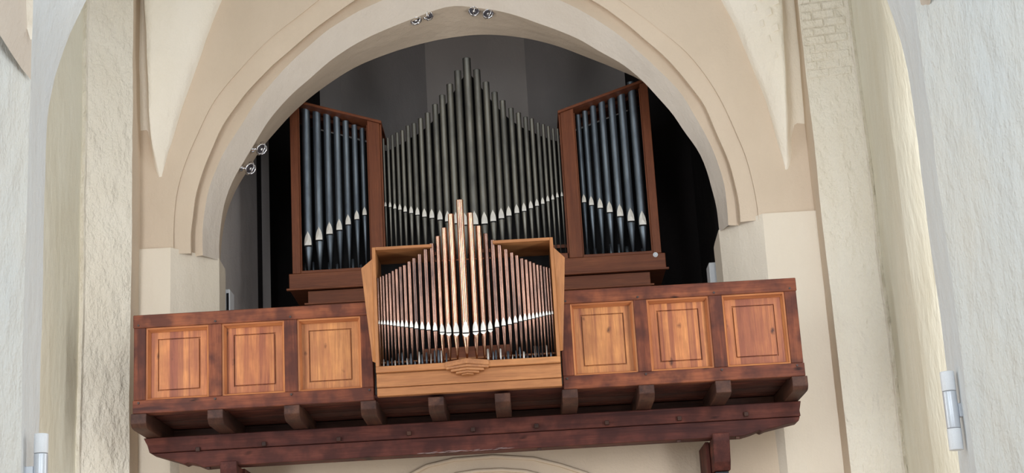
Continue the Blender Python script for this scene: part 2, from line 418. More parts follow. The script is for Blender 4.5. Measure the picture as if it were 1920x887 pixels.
def lean_r(z, k):
    if k not in (6, 7): return 0.0
    t = max(0.0, z - 6.0); return -0.154 * t * t
def lean_l(z, k):
    if k not in (6, 7): return 0.0
    t = max(0.0, z - 6.0); return 0.22 * t * t
rp = [(X(1563, 600, 1.15), 1.6), (X(1563, 600, 1.15), 1.15), (X(1659, 600, 1.05), 1.05), (X(1663, 600, 1.0), 1.0), (X(1669, 600, 1.02), 1.02), (4.12, -1.5), (4.12, -3.4), (X(1763, 600, -3.6), -3.6), (X(1794, 600, -4.35), -4.35), (X(1925, 600, -5.3), -5.3), (X(2150, 600, -6.6), -6.6), (X(1925, 600, -5.3) + .35, -17)]
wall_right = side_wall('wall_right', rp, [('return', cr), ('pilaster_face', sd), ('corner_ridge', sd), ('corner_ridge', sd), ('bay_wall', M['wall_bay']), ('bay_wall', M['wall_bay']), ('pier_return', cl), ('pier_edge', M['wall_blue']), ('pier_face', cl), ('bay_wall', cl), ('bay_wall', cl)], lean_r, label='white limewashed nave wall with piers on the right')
lp = [(X(245, 600, 1.1), 1.6), (X(245, 600, 1.1), 1.1), (X(158, 600, .75), 0.75), (X(154, 600, .70), 0.70), (X(147, 600, .72), 0.72), (-4.12, -1.9), (-4.12, -3.4), (X(78, 600, -3.6), -3.6), (X(45, 600, -4.2), -4.2), (X(-150, 600, -5.4), -5.4), (X(-150, 600, -5.4) - .2, -17)]
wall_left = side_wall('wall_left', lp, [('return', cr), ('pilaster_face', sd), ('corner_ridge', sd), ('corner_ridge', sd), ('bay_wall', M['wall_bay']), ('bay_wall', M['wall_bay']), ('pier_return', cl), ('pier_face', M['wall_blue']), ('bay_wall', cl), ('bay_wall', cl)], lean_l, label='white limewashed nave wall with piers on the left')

# ---- vault cells springing in the two corners
def cell(side):
    c6 = [(298, 322), (311, 277), (321, 250), (336, 197), (358, 135), (384, 62), (408, 0), (440, -70)] if side < 0 else [(1476, 305), (1459, 250), (1438, 180), (1407, 104), (1382, 42), (1359, 0), (1325, -70)]
    gx = [(290, 320), (284, 250), (284, 197), (283, 135), (281, 62), (276, 0), (272, -70)] if side < 0 else [(1481, 303), (1474, 250), (1470, 180), (1466, 104), (1463, 42), (1460, 0), (1456, -70)]
    ex = X(245, 600, 1.1) if side < 0 else X(1563, 600, 1.15)
    A = np.array([at(x, y, 1.36) for x, y in c6]); B = np.array([at(x, y, 1.30) for x, y in gx])
    zs = np.linspace(A[0][2], A[-1][2], 44)
    rows = []
    for z in zs:
        xa = np.interp(z, A[:, 2], A[:, 0]); xb = np.interp(z, B[:, 2], B[:, 0]); h = z - zs[0]
        f = min(1, h / 1.3)
        y0 = 1.49 - 0.12 * min(1, h / 0.6)
        row = [(xa, 1.60, z), (xa, y0, z)]
        for k in range(1, 9):
            t = k / 8; row.append((xa * (1 - t) + xb * t, y0 - (0.09 * min(1, h / .3) + 0.14 * f) * t - 0.04 * math.sin(PI * t) * f, z))
        y1 = row[-1][1]
        for k in range(1, 9):
            t = k / 8; row.append((xb * (1 - t) + (ex + side * 0.01) * t, y1 + min(1.57 - y1, 0.27) * math.sin(min(1, t * 1.7) * PI / 2), z))
        row = [(x + wob(x, y, z, .012, 3), y + wob(z, y, x, .010, 3), z) for x, y, z in row]
        rows.append(row)
    bm = bmesh.new()
    foot = []
    for t in (0.0, 0.25, 0.5, 0.75):
        foot.append([(x, 1.58 + (y - 1.58) * math.sin(t * PI / 2), zs[0] - 0.09 * (1 - t)) for x, y, z in rows[0]])
    add_grid(bm, foot + rows)
    c = obj('ceiling', bm, M['web'], None, smooth=True)
    tag(c, 'bright vault cell rising from the %s corner of the arch wall' % ('left' if side < 0 else 'right'), kind='structure')
    return c
cell_l, cell_r = cell(-1), cell(1)

# nave floor
bm = bmesh.new(); add_box(bm, XL, XR, -17, 1.5, -0.1, 0)
tag(obj('floor', bm, M['stone']), kind='structure')

# ---- the loft room behind the arch
tower = empty('wall_loft', (0, 4, 4.5)); tag(tower, 'dim grey plaster walls of the organ loft behind the arch', kind='structure')
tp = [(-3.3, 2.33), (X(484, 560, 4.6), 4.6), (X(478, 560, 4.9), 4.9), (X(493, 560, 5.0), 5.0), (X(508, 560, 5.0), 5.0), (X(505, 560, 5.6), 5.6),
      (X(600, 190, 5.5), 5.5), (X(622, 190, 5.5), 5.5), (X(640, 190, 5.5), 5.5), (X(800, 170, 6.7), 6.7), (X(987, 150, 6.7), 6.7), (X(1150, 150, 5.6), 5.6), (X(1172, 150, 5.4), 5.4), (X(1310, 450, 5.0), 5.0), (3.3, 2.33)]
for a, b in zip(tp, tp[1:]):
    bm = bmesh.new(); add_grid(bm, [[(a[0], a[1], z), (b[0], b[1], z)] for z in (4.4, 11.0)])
    obj('wall_facet', bm, M['loft_shade'] if a[0] > X(1171, 150, 5.4) - .01 or (tp.index(a) in (1, 2, 4, 5)) else M['tower_lit'] if tp.index(a) == 9 else M['tower'], tower)
bm = bmesh.new(); add_box(bm, -4.1, 4.1, 2.7, 7.2, 11.0, 11.1)
tag(obj('ceiling_loft', bm, M['tower']), kind='structure')
bm = bmesh.new(); add_box(bm, -3.6, 3.6, 2.76, 7.2, 4.30, 4.40)
tag(obj('floor_loft', bm, M['tower']), kind='structure')

# ---- brick courses showing through the limewash on the right
def brick_mesh(L, H, D):
    bm = bmesh.new(); add_box(bm, -L / 2, L / 2, -D, D * 0.6, -H / 2, H / 2, 0.006)
    me = bpy.data.meshes.new('brick'); bm.to_mesh(me); bm.free(); return me
bmw, bmh = brick_mesh(0.232, 0.086, 0.010), brick_mesh(0.112, 0.086, 0.010)
for m_ in (bmw, bmh): m_.materials.append(M['wall_side'])
a, b = Vector((rp[1][0], rp[1][1], 0)), Vector((rp[2][0], rp[2][1], 0)); d = (b - a).normalized(); Lf = (b - a).length
zc = 7.95; row = 0
def put(name, me, loc, rz, parent, rx=0):
    o = bpy.data.objects.new(name, me); COL.objects.link(o); o.parent = parent; o.location = Vector(loc) - wloc(parent); o.rotation_euler = (rx, 0, rz); return o
while zc < 9.75:
    s = 0.02 if row % 2 else 0.02
    seq = [bmh, bmw, bmw] if row % 2 else [bmw, bmw, bmh]
    p = 0.015
    for me in seq:
        L = 0.232 if me is bmw else 0.112
        if p + L > Lf - 0.01: break
        q = a + d * (p + L / 2)
        put('brick', me, (q.x, q.y - 0.004, zc), math.atan2(d.y, d.x) + random.uniform(-.01, .01), wall_right)
        p += L + 0.014
    zc += 0.100; row += 1

zc = 8.0; row = 0
for m_ in (bmw, bmh): pass
A6 = np.array([at(x, y, 1.36) for x, y in [(1438, 180), (1407, 104), (1382, 42), (1359, 0), (1325, -70)]])
B6 = np.array([at(x, y, 1.30) for x, y in [(1470, 180), (1466, 104), (1463, 42), (1460, 0), (1456, -70)]])
bww = bmw.copy(); bww.materials.clear(); bww.materials.append(M['web'])
while zc < 9.75:
    xa, xb = np.interp(zc, A6[:, 2], A6[:, 0]), np.interp(zc, B6[:, 2], B6[:, 0]); p = 0.04 + 0.12 * (row % 2)
    while xa + p + 0.232 < xb + .02:
        t = (p + .116) / (xb - xa)
        put('brick', bww, (xa + p + .116, 1.385 - (0.09 + 0.14 * min(1, (zc - A6[0][2] + .75) / 1.3)) * t - 0.04 * math.sin(PI * t) + .006, zc + (p + .116) * .12), -0.7, cell_r).rotation_euler.y = -0.12
        p += 0.246
    zc += 0.100; row += 1
# shaded little vault cells at the springing of the nearer bays
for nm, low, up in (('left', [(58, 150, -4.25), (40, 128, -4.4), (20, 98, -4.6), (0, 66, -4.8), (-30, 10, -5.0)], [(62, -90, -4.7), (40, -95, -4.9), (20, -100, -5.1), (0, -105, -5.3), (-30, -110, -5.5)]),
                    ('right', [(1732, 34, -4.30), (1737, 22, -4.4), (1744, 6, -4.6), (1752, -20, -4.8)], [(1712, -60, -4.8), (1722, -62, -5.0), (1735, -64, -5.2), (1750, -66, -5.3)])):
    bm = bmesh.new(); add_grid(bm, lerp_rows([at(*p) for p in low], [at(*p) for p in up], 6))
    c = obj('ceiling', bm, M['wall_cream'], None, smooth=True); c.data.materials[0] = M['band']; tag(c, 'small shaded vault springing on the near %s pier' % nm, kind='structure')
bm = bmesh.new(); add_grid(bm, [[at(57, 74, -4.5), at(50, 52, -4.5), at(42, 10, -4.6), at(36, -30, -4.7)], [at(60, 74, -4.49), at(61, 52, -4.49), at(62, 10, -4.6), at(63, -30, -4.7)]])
tag(obj('ceiling', bm, M['web'], None), 'bright sliver of vault above the near left pier', kind='structure')

# ================================================================== GALLERY
H0, H1 = 4.35, 5.352
def panel_unit(x0, x1, z0, z1, parent, mat):
    # deep moulding set inside the frame, four mitred strips
    y0, y1, wd = 0.018, 0.105, 0.032
    O = [(x0, z0), (x1, z0), (x1, z1), (x0, z1)]; I = [(x0 + wd, z0 + wd), (x1 - wd, z0 + wd), (x1 - wd, z1 - wd), (x0 + wd, z1 - wd)]
    for k in range(4):
        a, b, c, d_ = O[k], O[(k + 1) % 4], I[(k + 1) % 4], I[k]
        def mid(p, q, t): return (p[0] * (1 - t) + q[0] * t, p[1] * (1 - t) + q[1] * t)
        a2, b2 = mid(a, d_, .45), mid(b, c, .45)
        bm = bmesh.new()
        prof = [(a, b, y0), (a2, b2, y0 + .012), (a2, b2, y0 + .03), (d_, c, y1 - .01), (d_, c, y1 + .01), (a, b, y1 + .01)]
        V = [(bm.verts.new((p[0], y, p[1])), bm.verts.new((q[0], y, q[1]))) for p, q, y in prof]
        for i in range(6):
            j = (i + 1) % 6; bm.faces.new((V[i][0], V[i][1], V[j][1], V[j][0]))
        bm.faces.new([v[0] for v in V]); bm.faces.new([v[1] for v in V][::-1])
        obj('moulding', bm, M['mould_x' if k % 2 == 0 else 'mould_z'], parent)
    # panel board with an incised rectangle
    gw, gd = 0.012, 0.02
    r = [wd - .004, 0.100, 0.100 + .002, 0.100 + gw, 0.100 + gw + .002]
    ys = [y1, y1, y1 + gd, y1 + gd, y1 - 0.004]
    bm = bmesh.new(); loops = []
    for q, y in zip(r, ys):
        loops.append([bm.verts.new(p) for p in ((x0 + q, y, z0 + q), (x1 - q, y, z0 + q), (x1 - q, y, z1 - q), (x0 + q, y, z1 - q))])
    for A, B in zip(loops, loops[1:]):
        for k in range(4): bm.faces.new((A[k], A[(k + 1) % 4], B[(k + 1) % 4], B[k]))
    bm.faces.new(loops[-1])
    back = [bm.verts.new(p) for p in ((x0 + r[0], y1 + .04, z0 + r[0]), (x1 - r[0], y1 + .04, z0 + r[0]), (x1 - r[0], y1 + .04, z1 - r[0]), (x0 + r[0], y1 + .04, z1 - r[0]))]
    for k in range(4): bm.faces.new((loops[0][k], loops[0][(k + 1) % 4], back[(k + 1) % 4], back[k]))
    bm.faces.new(back)
    return obj('panel', bm, mat, parent, origin=((x0 + x1) / 2, y1, (z0 + z1) / 2))
def parapet(s):
    lab = 'red-brown timber parapet of three square panels, %s of the small organ case' % ('left' if s < 0 else 'right')
    root = empty('gallery_parapet', (s * 2.13, 0.08, H0), lab, 'parapet', 'panelled gallery parapets')
    xin, xout = 0.942, 3.343
    box('top_rail', s * xin, s * xout, -0.004, 0.17, 5.218, H1, M['oak_x'], root, 0.006)
    box('bottom_rail', s * xin, s * xout, 0, 0.16, H0, 4.484, M['oak_x'], root, 0.006)
    st = [(0.942, 1.058), (1.694, 1.826), (2.452, 2.586), (3.216, 3.335)]
    for a_, b_ in st: box('stile', s * a_, s * b_, 0.0, 0.155, 4.4845, 5.2175, M['oak_z'], root, 0.005)
    for k, (p_, q_) in enumerate(zip(st, st[1:])):
        x0, x1 = sorted((s * (p_[1] + .001), s * (q_[0] - .001)))
        panel_unit(x0, x1, 4.485, 5.217, root, M['panel_pale'] if (s > 0 and k == 0) or (s < 0 and k == 0) else M['panel'])
    for a_, b_ in st:
        for z in (5.245, 4.456):
            bm = bmesh.new(); xc = s * (a_ + b_) / 2 + random.uniform(-.02, .02)
            add_tube(bm, (xc, -0.012, z), (xc, 0.01, z), 0.011, 0.013, 8); obj('peg', bm, M['peg'], root)
parapet(-1); parapet(1)

# gallery floor boards seen from below
gf = empty('gallery_floor', (0, 0.6, 4.352), 'dark boarded gallery floor seen from below, resting on the joists', 'floor')
yy = 0.03; k = 0
while yy < 1.40:
    box('plank', -3.33, 3.33, yy, yy + 0.165, 4.375 + 0.003 * (k % 2), 4.41, M['beam_x'], gf, 0.004); yy += 0.171; k += 1
box('wall_plate', -3.33, 3.33, 1.26, 1.42, 4.20, 4.372, M['joist_x'], gf, 0.006)
# joists
JX = [-3.28, -2.52, -1.76, -1.0, -0.33, 0.33, 1.0, 1.76, 2.52, 3.28]
ordn = ['leftmost floor joist end, at the left corner of the gallery', 'second joist end from the left, below the first parapet stile', 'third joist end from the left', 'fourth joist end from the left, below the left edge of the small organ',
        'fifth joist end from the left, below the small organ', 'sixth joist end from the left, just right of the organ corbel', 'seventh joist end from the left, below the right edge of the small organ', 'third joist end from the right', 'second joist end from the right', 'rightmost floor joist end, at the free right corner of the gallery']
for i, x in enumerate(JX):
    zf = 4.262 if i < 8 else 4.225
    prof = [(-0.012, 4.348), (-0.018, zf), (0.045, 4.212), (0.10, 4.202), (1.25, 4.202), (1.25, 4.372), (0.17, 4.372), (0.17, 4.348)]
    if i in (0, 9): prof = [(-0.012, 4.348), (-0.018, 4.25), (0.02, 4.215), (0.06, 4.206), (0.12, 4.203), (1.25, 4.202), (1.25, 4.372), (0.17, 4.372), (0.17, 4.348)]
    bm = bmesh.new(); add_prism(bm, prof, 'x', x - 0.077, x + 0.077, 0.005)
    o = obj('floor_joist', bm, M['joist_y'], None, origin=(x, 0.7, 4.202))
    tag(o, 'dark timber ' + ordn[i], 'joist', 'floor joists with moulded ends under the gallery')
# beams
ub = empty('support_beam', (0, 0.72, 4.04), 'upper dark red timber beam running across under the joists', 'beam')
prism('timber', [(-3.375, 4.198), (3.375, 4.198), (3.352, 4.10), (3.358, 4.042), (-3.312, 4.042), (-3.335, 4.12)], 'y', 0.60, 0.84, M['beam_x'], ub, 0.006)
lb = empty('support_beam', (0, 0.72, 3.87), 'lower dark red timber beam with notched slanting ends, under the upper beam', 'beam')
low = [(-3.30, 4.036), (3.35, 4.036), (3.33, 3.99), (3.0, 3.925), (2.95, 3.905), (2.92, 3.922), (2.86, 3.90), (2.75, 3.872), (-2.66, 3.872), (-2.76, 3.868), (-2.84, 3.905), (-2.92, 3.925), (-2.96, 3.91), (-3.0, 3.932)]
prism('timber', low, 'y', 0.60, 0.84, M['beam_x'], lb, 0.006)
for px, py in ((371, 843), (495, 833), (635, 824), (767, 813), (887, 806), (1006, 799), (1138, 793), (1274, 785), (1399, 777)):
    p = at(px, py, 0.58)
    box('wedge_peg', p[0] - .022, p[0] + .022, 0.562, 0.605, p[2] - .02, p[2] + .024, M['joist_x'], ub, 0.003)
for px, py in ((390, 877), (1011, 835), (1383, 817), (1272, 815)):
    p = at(px, py, 0.62)
    box('wedge_peg', p[0] - .02, p[0] + .02, 0.62, 0.66, 3.848, 3.875, M['joist_x'], lb, 0.003)
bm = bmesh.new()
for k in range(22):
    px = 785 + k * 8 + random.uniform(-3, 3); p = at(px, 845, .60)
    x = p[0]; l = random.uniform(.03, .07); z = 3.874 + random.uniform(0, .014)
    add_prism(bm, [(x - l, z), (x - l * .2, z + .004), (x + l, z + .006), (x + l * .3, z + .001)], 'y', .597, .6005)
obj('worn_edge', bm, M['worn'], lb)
# cantilever brackets
for s, xc in ((-1, X(429, 872, .55)), (1, X(1351, 815, .55))):
    br = empty('cantilever_bracket', (xc, 1.0, 3.5), 'dark timber bracket carrying the %s end of the lower beam, with black iron strap' % ('left' if s < 0 else 'right'), 'bracket', 'timber brackets under the gallery')
    hw = 0.085
    bm = bmesh.new()
    add_prism(bm, [(0.52, 3.905), (0.52, 3.83), (0.55, 3.74), (0.59, 3.62), (0.66, 3.54), (1.5, 3.54), (1.5, 3.866), (0.596, 3.866), (0.596, 3.905)], 'x', xc - hw, xc + hw, 0.006)
    obj('corbel_beam', bm, M['beam_y'], br)
    bm = bmesh.new(); add_prism(bm, [(0.9, 3.535), (1.1, 3.535), (1.5, 2.9), (1.5, 2.5)], 'x', xc - hw * .8, xc + hw * .8, 0.005)
    obj('brace', bm, M['beam_z'], br)
    box('iron_strap', xc - hw * .8, xc + hw * .8, 0.70, 0.76, 3.1, 3.535, M['iron'], br, 0.003)
    box('wall_plank', xc - s * 0.10 - .03, xc - s * 0.10 + .01 , 0.86, 1.5, 3.1, 3.866, M['beam_z'], br, 0.003)
    for z in (3.30, 3.48):
        bm = bmesh.new(); add_tube(bm, (xc - .1, 0.73, z), (xc + .1, 0.73, z), 0.012, seg=8); obj('bolt', bm, M['iron'], br)

# ================================================================== ORGAN PIPES
def pipe(root, x, y, zfoot, zmouth, ztop, dia, mat, lipmat, name='organ_pipe', tip=0.18, lowlip=False):
    r = dia / 2; seg = 18 if r > .02 else 12
    bm = bmesh.new()
    add_lathe(bm, x, y, [(r * tip, zfoot), (r * 0.94, zmouth - r * 1.0), (r, zmouth - r * 0.5), (r, ztop - .004), (r * 1.03, ztop), (r * 0.86, ztop), (r * 0.84, ztop - r * 2.0)], seg)
    p = obj(name, bm, mat, root, origin=(x, y, zfoot), smooth=False)
    for f in p.data.polygons: f.use_smooth = abs(f.normal.z) < 0.7
    # leaf shaped upper lip: ogive plate standing a little proud of the body
    hw, h = r * 0.84, r * (3.3 if r > .02 else 3.6)
    bm = bmesh.new(); n = 7
    ed = [(-(1 - v ** 2.6), v) for v in np.linspace(0, 0.96, n)] + [(0, 1.04)]
    ed += [(-a_, b_) for a_, b_ in ed[-2::-1]]
    def yy_(u, v):  # flat at the bottom, following the body near the rim
        return y - r * (1.02 + 0.05 * (1 - v)) + 0.25 * r * abs(u) * (0.0 + v)
    fr = [bm.verts.new((x + u * hw, yy_(u, v) , zmouth + v * h)) for u, v in ed]
    bk = [bm.verts.new((x + u * hw, y - r * math.sqrt(max(0, 1 - (u * .84) ** 2)) * 0.8, zmouth + v * h)) for u, v in ed]
    cf = bm.verts.new((x, yy_(0, .4), zmouth + h * .4))
    for i in range(len(ed)):
        j = (i + 1) % len(ed)
        bm.faces.new((fr[i], fr[j], cf)); bm.faces.new((fr[j], fr[i], bk[i], bk[j]))
    obj('upper_lip', bm, lipmat, p, smooth=False)
    # dark mouth slot and lower lip
    box('mouth_slot', x - hw * .98, x + hw * .98, y - r * 1.035, y - r * 0.4, zmouth - r * 0.34, zmouth - 0.0005, M['black'], p, 0)
    if lowlip:
        bm = bmesh.new(); q = [(-1, 0), (-.92, -.35), (-.6, -.75), (0, -1), (.6, -.75), (.92, -.35), (1, 0)]
        add_prism(bm, [(x + u * hw, zmouth - r * .35 + v * r * 0.95) for u, v in q], 'y', y - r * 1.04, y - r * 0.5)
        obj('lower_lip', bm, lipmat, p)
    return p
def interp(i, tab): return float(np.interp(i, [a for a, _ in tab], [b for _, b in tab]))

# ---- small organ in front of the gallery (rueckpositiv)
pos = empty('small_organ', (0, 0.1, 4.38), 'small projecting organ in honey-coloured case with brown copper pipes, set in the gallery front', 'organ')
YF = -0.12
xl, xr = -0.905, 0.925
box('upper_apron', xl, xr, -0.07, 0.17, 4.462, 4.600, M['posi_x'], pos, 0.003)
box('lower_apron', xl, xr, -0.05, 0.17, 4.378, 4.459, M['oak_x'] if False else M['posi_x'], pos, 0.003)
box('sill_rail', xl, xr, YF, 0.45, 4.602, 4.665, M['posi_x'], pos, 0.004)
for a_, b_ in ((xl, xl + .034), (xr - .034, xr)): box('case_stile', a_, b_, YF, 0.50, 4.6655, 5.888, M['posi_z'], pos, 0.003)
box('case_roof', xl + .0345, -0.30, YF, 0.50, 5.858, 5.888, M['posi_x'], pos, 0.002)
box('case_roof', 0.315, xr - .0345, YF, 0.50, 5.858, 5.888, M['posi_x'], pos, 0.002)
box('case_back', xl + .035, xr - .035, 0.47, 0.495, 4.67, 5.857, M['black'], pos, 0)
for s in (-1, 1):
    x0 = xl if s < 0 else xr
    P = [at(697, 486, -.10), at(677, 503.5, -.03), at(698.5, 678, -.03), at(706, 680, -.10)] if s < 0 else [at(1035, 464, -.10), at(1059, 483, -.03), at(1056, 657, -.03), at(1050.5, 658, -.10)]
    bm = bmesh.new()
    off = Vector((-s * 0.022, 0.012, 0))
    F = [bm.verts.new(Vector(p)) for p in P]; B = [bm.verts.new(Vector(p) + off) for p in P]
    # keep the inner edge against the stile
    for v in (F[0], F[3], B[0], B[3]): v.co.x = x0 + s * 0.002 if v in (F[0], F[3]) else x0 + s * 0.001
    bm.faces.new(F); bm.faces.new(B[::-1])
    for k in range(4): bm.faces.new((F[k], F[(k + 1) % 4], B[(k + 1) % 4], B[k]))
    obj('side_wing', bm, M['posi_z'], pos)
# pointed bracket under the tallest pipes
for k, (hw, pr, z0, z1) in enumerate(((0.215, 0.15, 4.618, 4.668), (0.21, 0.125, 4.592, 4.617), (0.165, 0.10, 4.566, 4.591), (0.115, 0.075, 4.544, 4.565), (0.06, 0.05, 4.528, 4.543))):
    yb = -0.121 if k < 1 else (-.121 if z0 >= 4.6 else -0.071)
    prism('bracket_step', [(-hw, yb), (hw, yb), (hw, YF - .012), (0, YF - pr), (-hw, YF - .012)], 'z', z0, z1, M['posi_x'], pos, 0.002)
TX = [217, 238, 263, 290, 315, 342, 371, 402, 438, 478, 518, 565, 613, 663, 715, 773, 828, 890, 978, 1047, 1110, 1167, 1225, 1280, 1330, 1372, 1412, 1447, 1480, 1512, 1542, 1570, 1597, 1620, 1643]
TY = [718, 708, 700, 685, 678, 660, 643, 627, 613, 585, 555, 522, 480, 433, 370, 300, 185, 70, 180, 287, 350, 400, 443, 478, 505, 525, 553, 563, 580, 590, 605, 612, 620, 623, 630]
MX = [207, 230, 252, 275, 300, 325, 352, 383, 415, 453, 492, 535, 582, 631, 685, 735, 790, 865, 940, 1002, 1048, 1100, 1152, 1198, 1240, 1277, 1311, 1343, 1372, 1400, 1427, 1452, 1477, 1497, 1517]
MY = [276, 278, 280, 283, 286, 289, 293, 297, 301, 305, 308, 315, 320, 325, 335, 340, 340, 342, 330, 325, 315, 298, 285, 275, 265, 250, 242, 235, 230, 222, 215, 208, 203, 200, 195]
Yp = lambda k: -0.215 + 0.05 * k if k < 3 else -0.06
raw = []
for i in range(35):
    k = abs(i - 17); y = Yp(k)
    a_ = at(660 + TX[i] / 4.436, 360 + TY[i] / 4.436, y); b_ = at(660 + MX[i] / 4.03, 540 + MY[i] / 4.03, y)
    raw.append(((a_[0] + b_[0]) / 2, a_[2], b_[2]))
cxp = raw[17][0]
for i in range(35):
    k = abs(i - 17); j = 34 - i
    x = cxp + ((raw[i][0] - cxp) - (raw[j][0] - cxp)) / 2
    zt, zm = (raw[i][1] + raw[j][1]) / 2, (raw[i][2] + raw[j][2]) / 2
    d = interp(k, ((0, 14.2), (1, 12.4), (3, 10.3), (6, 9.0), (12, 5.9), (17, 3.9))) / 191
    pipe(pos, x, Yp(k), 4.666, zm, zt, d, M['copper_bright'] if i in (14, 15, 16, 17, 18, 19) else M['copper'], M['lip'], lowlip=(k < 4), tip=0.2)
# inner works seen between the feet
box('rack_board', xl + .04, xr - .04, 0.10, 0.13, 4.735, 4.75, M['posi_x'], pos, 0)
box('wind_chest', -0.45, 0.45, 0.15, 0.4, 4.70, 4.87, M['case_x'], pos, 0.003)
for i in range(44):
    x = -0.84 + i * 0.039 + random.uniform(-.006, .006)
    if abs(x) < 0.2: continue
    h = random.uniform(.05, .16)
    bm = bmesh.new(); r = random.uniform(.008, .014)
    add_lathe(bm, x, 0.075, [(r * .4, 4.67), (r, 4.67 + h * .4), (r, 4.67 + h), (r * .5, 4.67 + h + .01)], 8)
    obj('inner_pipe', bm, M['tin'] if i % 3 else M['lip'], pos, smooth=True)

# ---- main organ
mo = empty('main_organ', (0.07, 3.2, 6.0), 'large organ with dull grey pipes in red-brown case standing inside the arch', 'organ')
YM = 3.2; cm = 0.07
def mx(v): return cm + v
box('case_base', mx(-2.30), mx(2.30), YM + .0, YM + .9, 6.325, 6.525, M['case_x'], mo, 0.006)
box('base_moulding', mx(-2.33), mx(2.33), YM - .03, YM + .02, 6.312, 6.337, M['case_x'], mo, 0.004)
box('plinth', mx(-2.08), mx(2.10), YM + .06, YM + .85, 5.6, 6.311, M['case_x'], mo, 0.004)
box('plinth_ledge', mx(-2.12), mx(2.14), YM + .02, YM + .06, 6.135, 6.155, M['case_x'], mo, 0.003)
box('sill_rail', mx(-1.10), mx(1.13), YM + .03, YM + .5, 6.5255, 6.60, M['case_x'], mo, 0.004)
# towers
ztop_in, ztop_out = 8.44, 8.80
for s in (-1, 1):
    xi, xo = mx(s * 1.135), mx(s * 2.255)
    sw = 0.15 if s < 0 else 0.165
    def zr(x): return ztop_in + (ztop_out - ztop_in) * abs(x - xi) / abs(xo - xi)
    # stiles with sloping heads
    for (p_, q_, nm) in ((xi, xi + s * sw, 'inner_stile'), (xo - s * 0.10, xo, 'outer_stile')):
        prism(nm, [(p_, 6.527), (q_, 6.527), (q_, zr(q_) - .035), (p_, zr(p_) - .035)], 'y', YM, YM + .12, M['case_z'], mo, 0.004)
    prism('inner_edge_strip', [(xi - s * .022, 6.527), (xi - s * .001, 6.527), (xi - s * .001, 8.40), (xi - s * .022, 8.40)], 'y', YM + .03, YM + .09, M['case_z'], mo, 0.002)
    # sloping roof board
    ra, rb = xi - s * .03, xo + s * .03
    prism('roof_board', [(ra, zr(xi) - .034 - .01), (rb, zr(xo) - .034 + .01), (rb, zr(xo) + .01), (ra, zr(xi) - .01)], 'y', YM - .03, YM + .85, M['case_x'], mo, 0.003)
    prism('top_rail', [(xi + s * (sw + .001), zr(xi + s * sw) - .09), (xo - s * .101, zr(xo - s * .1) - .09), (xo - s * .101, zr(xo - s * .1) - .04), (xi + s * (sw + .001), zr(xi + s * sw) - .04)], 'y', YM + .3, YM + .34, M['case_x'], mo, 0.003)
    # slim inner bead round the opening
    for p_ in (xi + s * (sw + .001), xo - s * .101):
        box('bead', p_, p_ + (s * .014 if p_ == xi + s * (sw + .001) else -s * .014), YM + .02, YM + .06, 6.56, zr(p_) - .09, M['case_z'], mo, 0.002)
    box('bottom_rail', xi + s * (sw + .001), xo - s * .101, YM + .01, YM + .1, 6.5255, 6.56, M['case_x'], mo, 0.003)
    box('side_panel', xo - s * .02, xo - s * .001, YM + .121, YM + .85, 6.527, 8.70, M['case_z'], mo, 0.003)
    box('side_panel', xi + s * .001, xi + s * .02, YM + .121, YM + .85, 6.527, 8.36, M['case_z'], mo, 0.003)
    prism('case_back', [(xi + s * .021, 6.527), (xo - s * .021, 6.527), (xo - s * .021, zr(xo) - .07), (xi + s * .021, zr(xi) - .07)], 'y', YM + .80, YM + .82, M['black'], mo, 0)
    for k in range(9):
        x = xi + s * (sw + .07 + k * .1); r = random.uniform(.014, .03); h = random.uniform(.12, .26)
        bm = bmesh.new(); add_lathe(bm, x, YM + .42, [(r, 6.53), (r, 6.53 + h), (r * .6, 6.535 + h)], 10); obj('inner_pipe', bm, M['tin'], mo, smooth=True)
# tower pipes
tl = [((162, 35), (173, 625)), ((207, 53), (220, 602)), ((250, 68), (263, 577)), ((291, 88), (303, 560)), ((327, 105), (341, 537)), ((364, 122), (376, 515)), ((397, 135), (408, 497))]
tr = [((120, 168), (143, 533)), ((147, 153), (175, 545)), ((180, 132), (212, 557)), ((215, 108), (252, 575)), ((256, 85), (294, 592)), ((296, 60), (339, 612)), ((340, 33), (388, 628))]
yt = YM + .12 + .07
for lst, ox, oy, flip in ((tl, 500, 180, 0), (tr, 1030, 140, 1)):
    for i, (t, m) in enumerate(lst):
        a_ = at(ox + t[0] / 2.217, oy + t[1] / 2.217, yt); b_ = at(ox + m[0] / 2.217, oy + m[1] / 2.217, yt)
        k = i if not flip else 6 - i
        pipe(mo, (a_[0] + b_[0]) / 2, yt, 6.545, b_[2], a_[2], interp(k, ((0, 17.0), (6, 10.0))) / 159, M['tin'], M['lip'], tip=0.16, lowlip=False)
# centre field
TX = [55, 80, 103, 130, 158, 187, 219, 253, 291, 332, 371, 411, 452, 499, 551, 601, 649, 690, 737, 780, 815, 849, 882, 910, 938, 964, 988]
TY = [490, 485, 470, 457, 445, 420, 407, 380, 350, 307, 258, 198, 125, 58, 120, 185, 237, 283, 325, 350, 372, 380, 402, 410, 420, 431, 431]
MX = [118, 160, 203, 252, 304, 361, 419, 488, 556, 629, 700, 785, 870, 965, 1060, 1142, 1212, 1287, 1362, 1428, 1496, 1556, 1611, 1658, 1702, 1747, 1791]
MY = [243, 250, 262, 277, 295, 310, 325, 342, 352, 373, 393, 412, 425, 418, 405, 378, 352, 330, 308, 287, 258, 233, 215, 190, 178, 152, 140]
raw = []
yc = YM + .12
for i in range(27):
    a_ = at(700 + TX[i] / 2.862, 90 + TY[i] / 2.862, yc); b_ = at(700 + MX[i] / 5.053, 340 + MY[i] / 5.053, yc)
    raw.append(((a_[0] + b_[0]) / 2, a_[2], b_[2]))
cxp = raw[13][0]
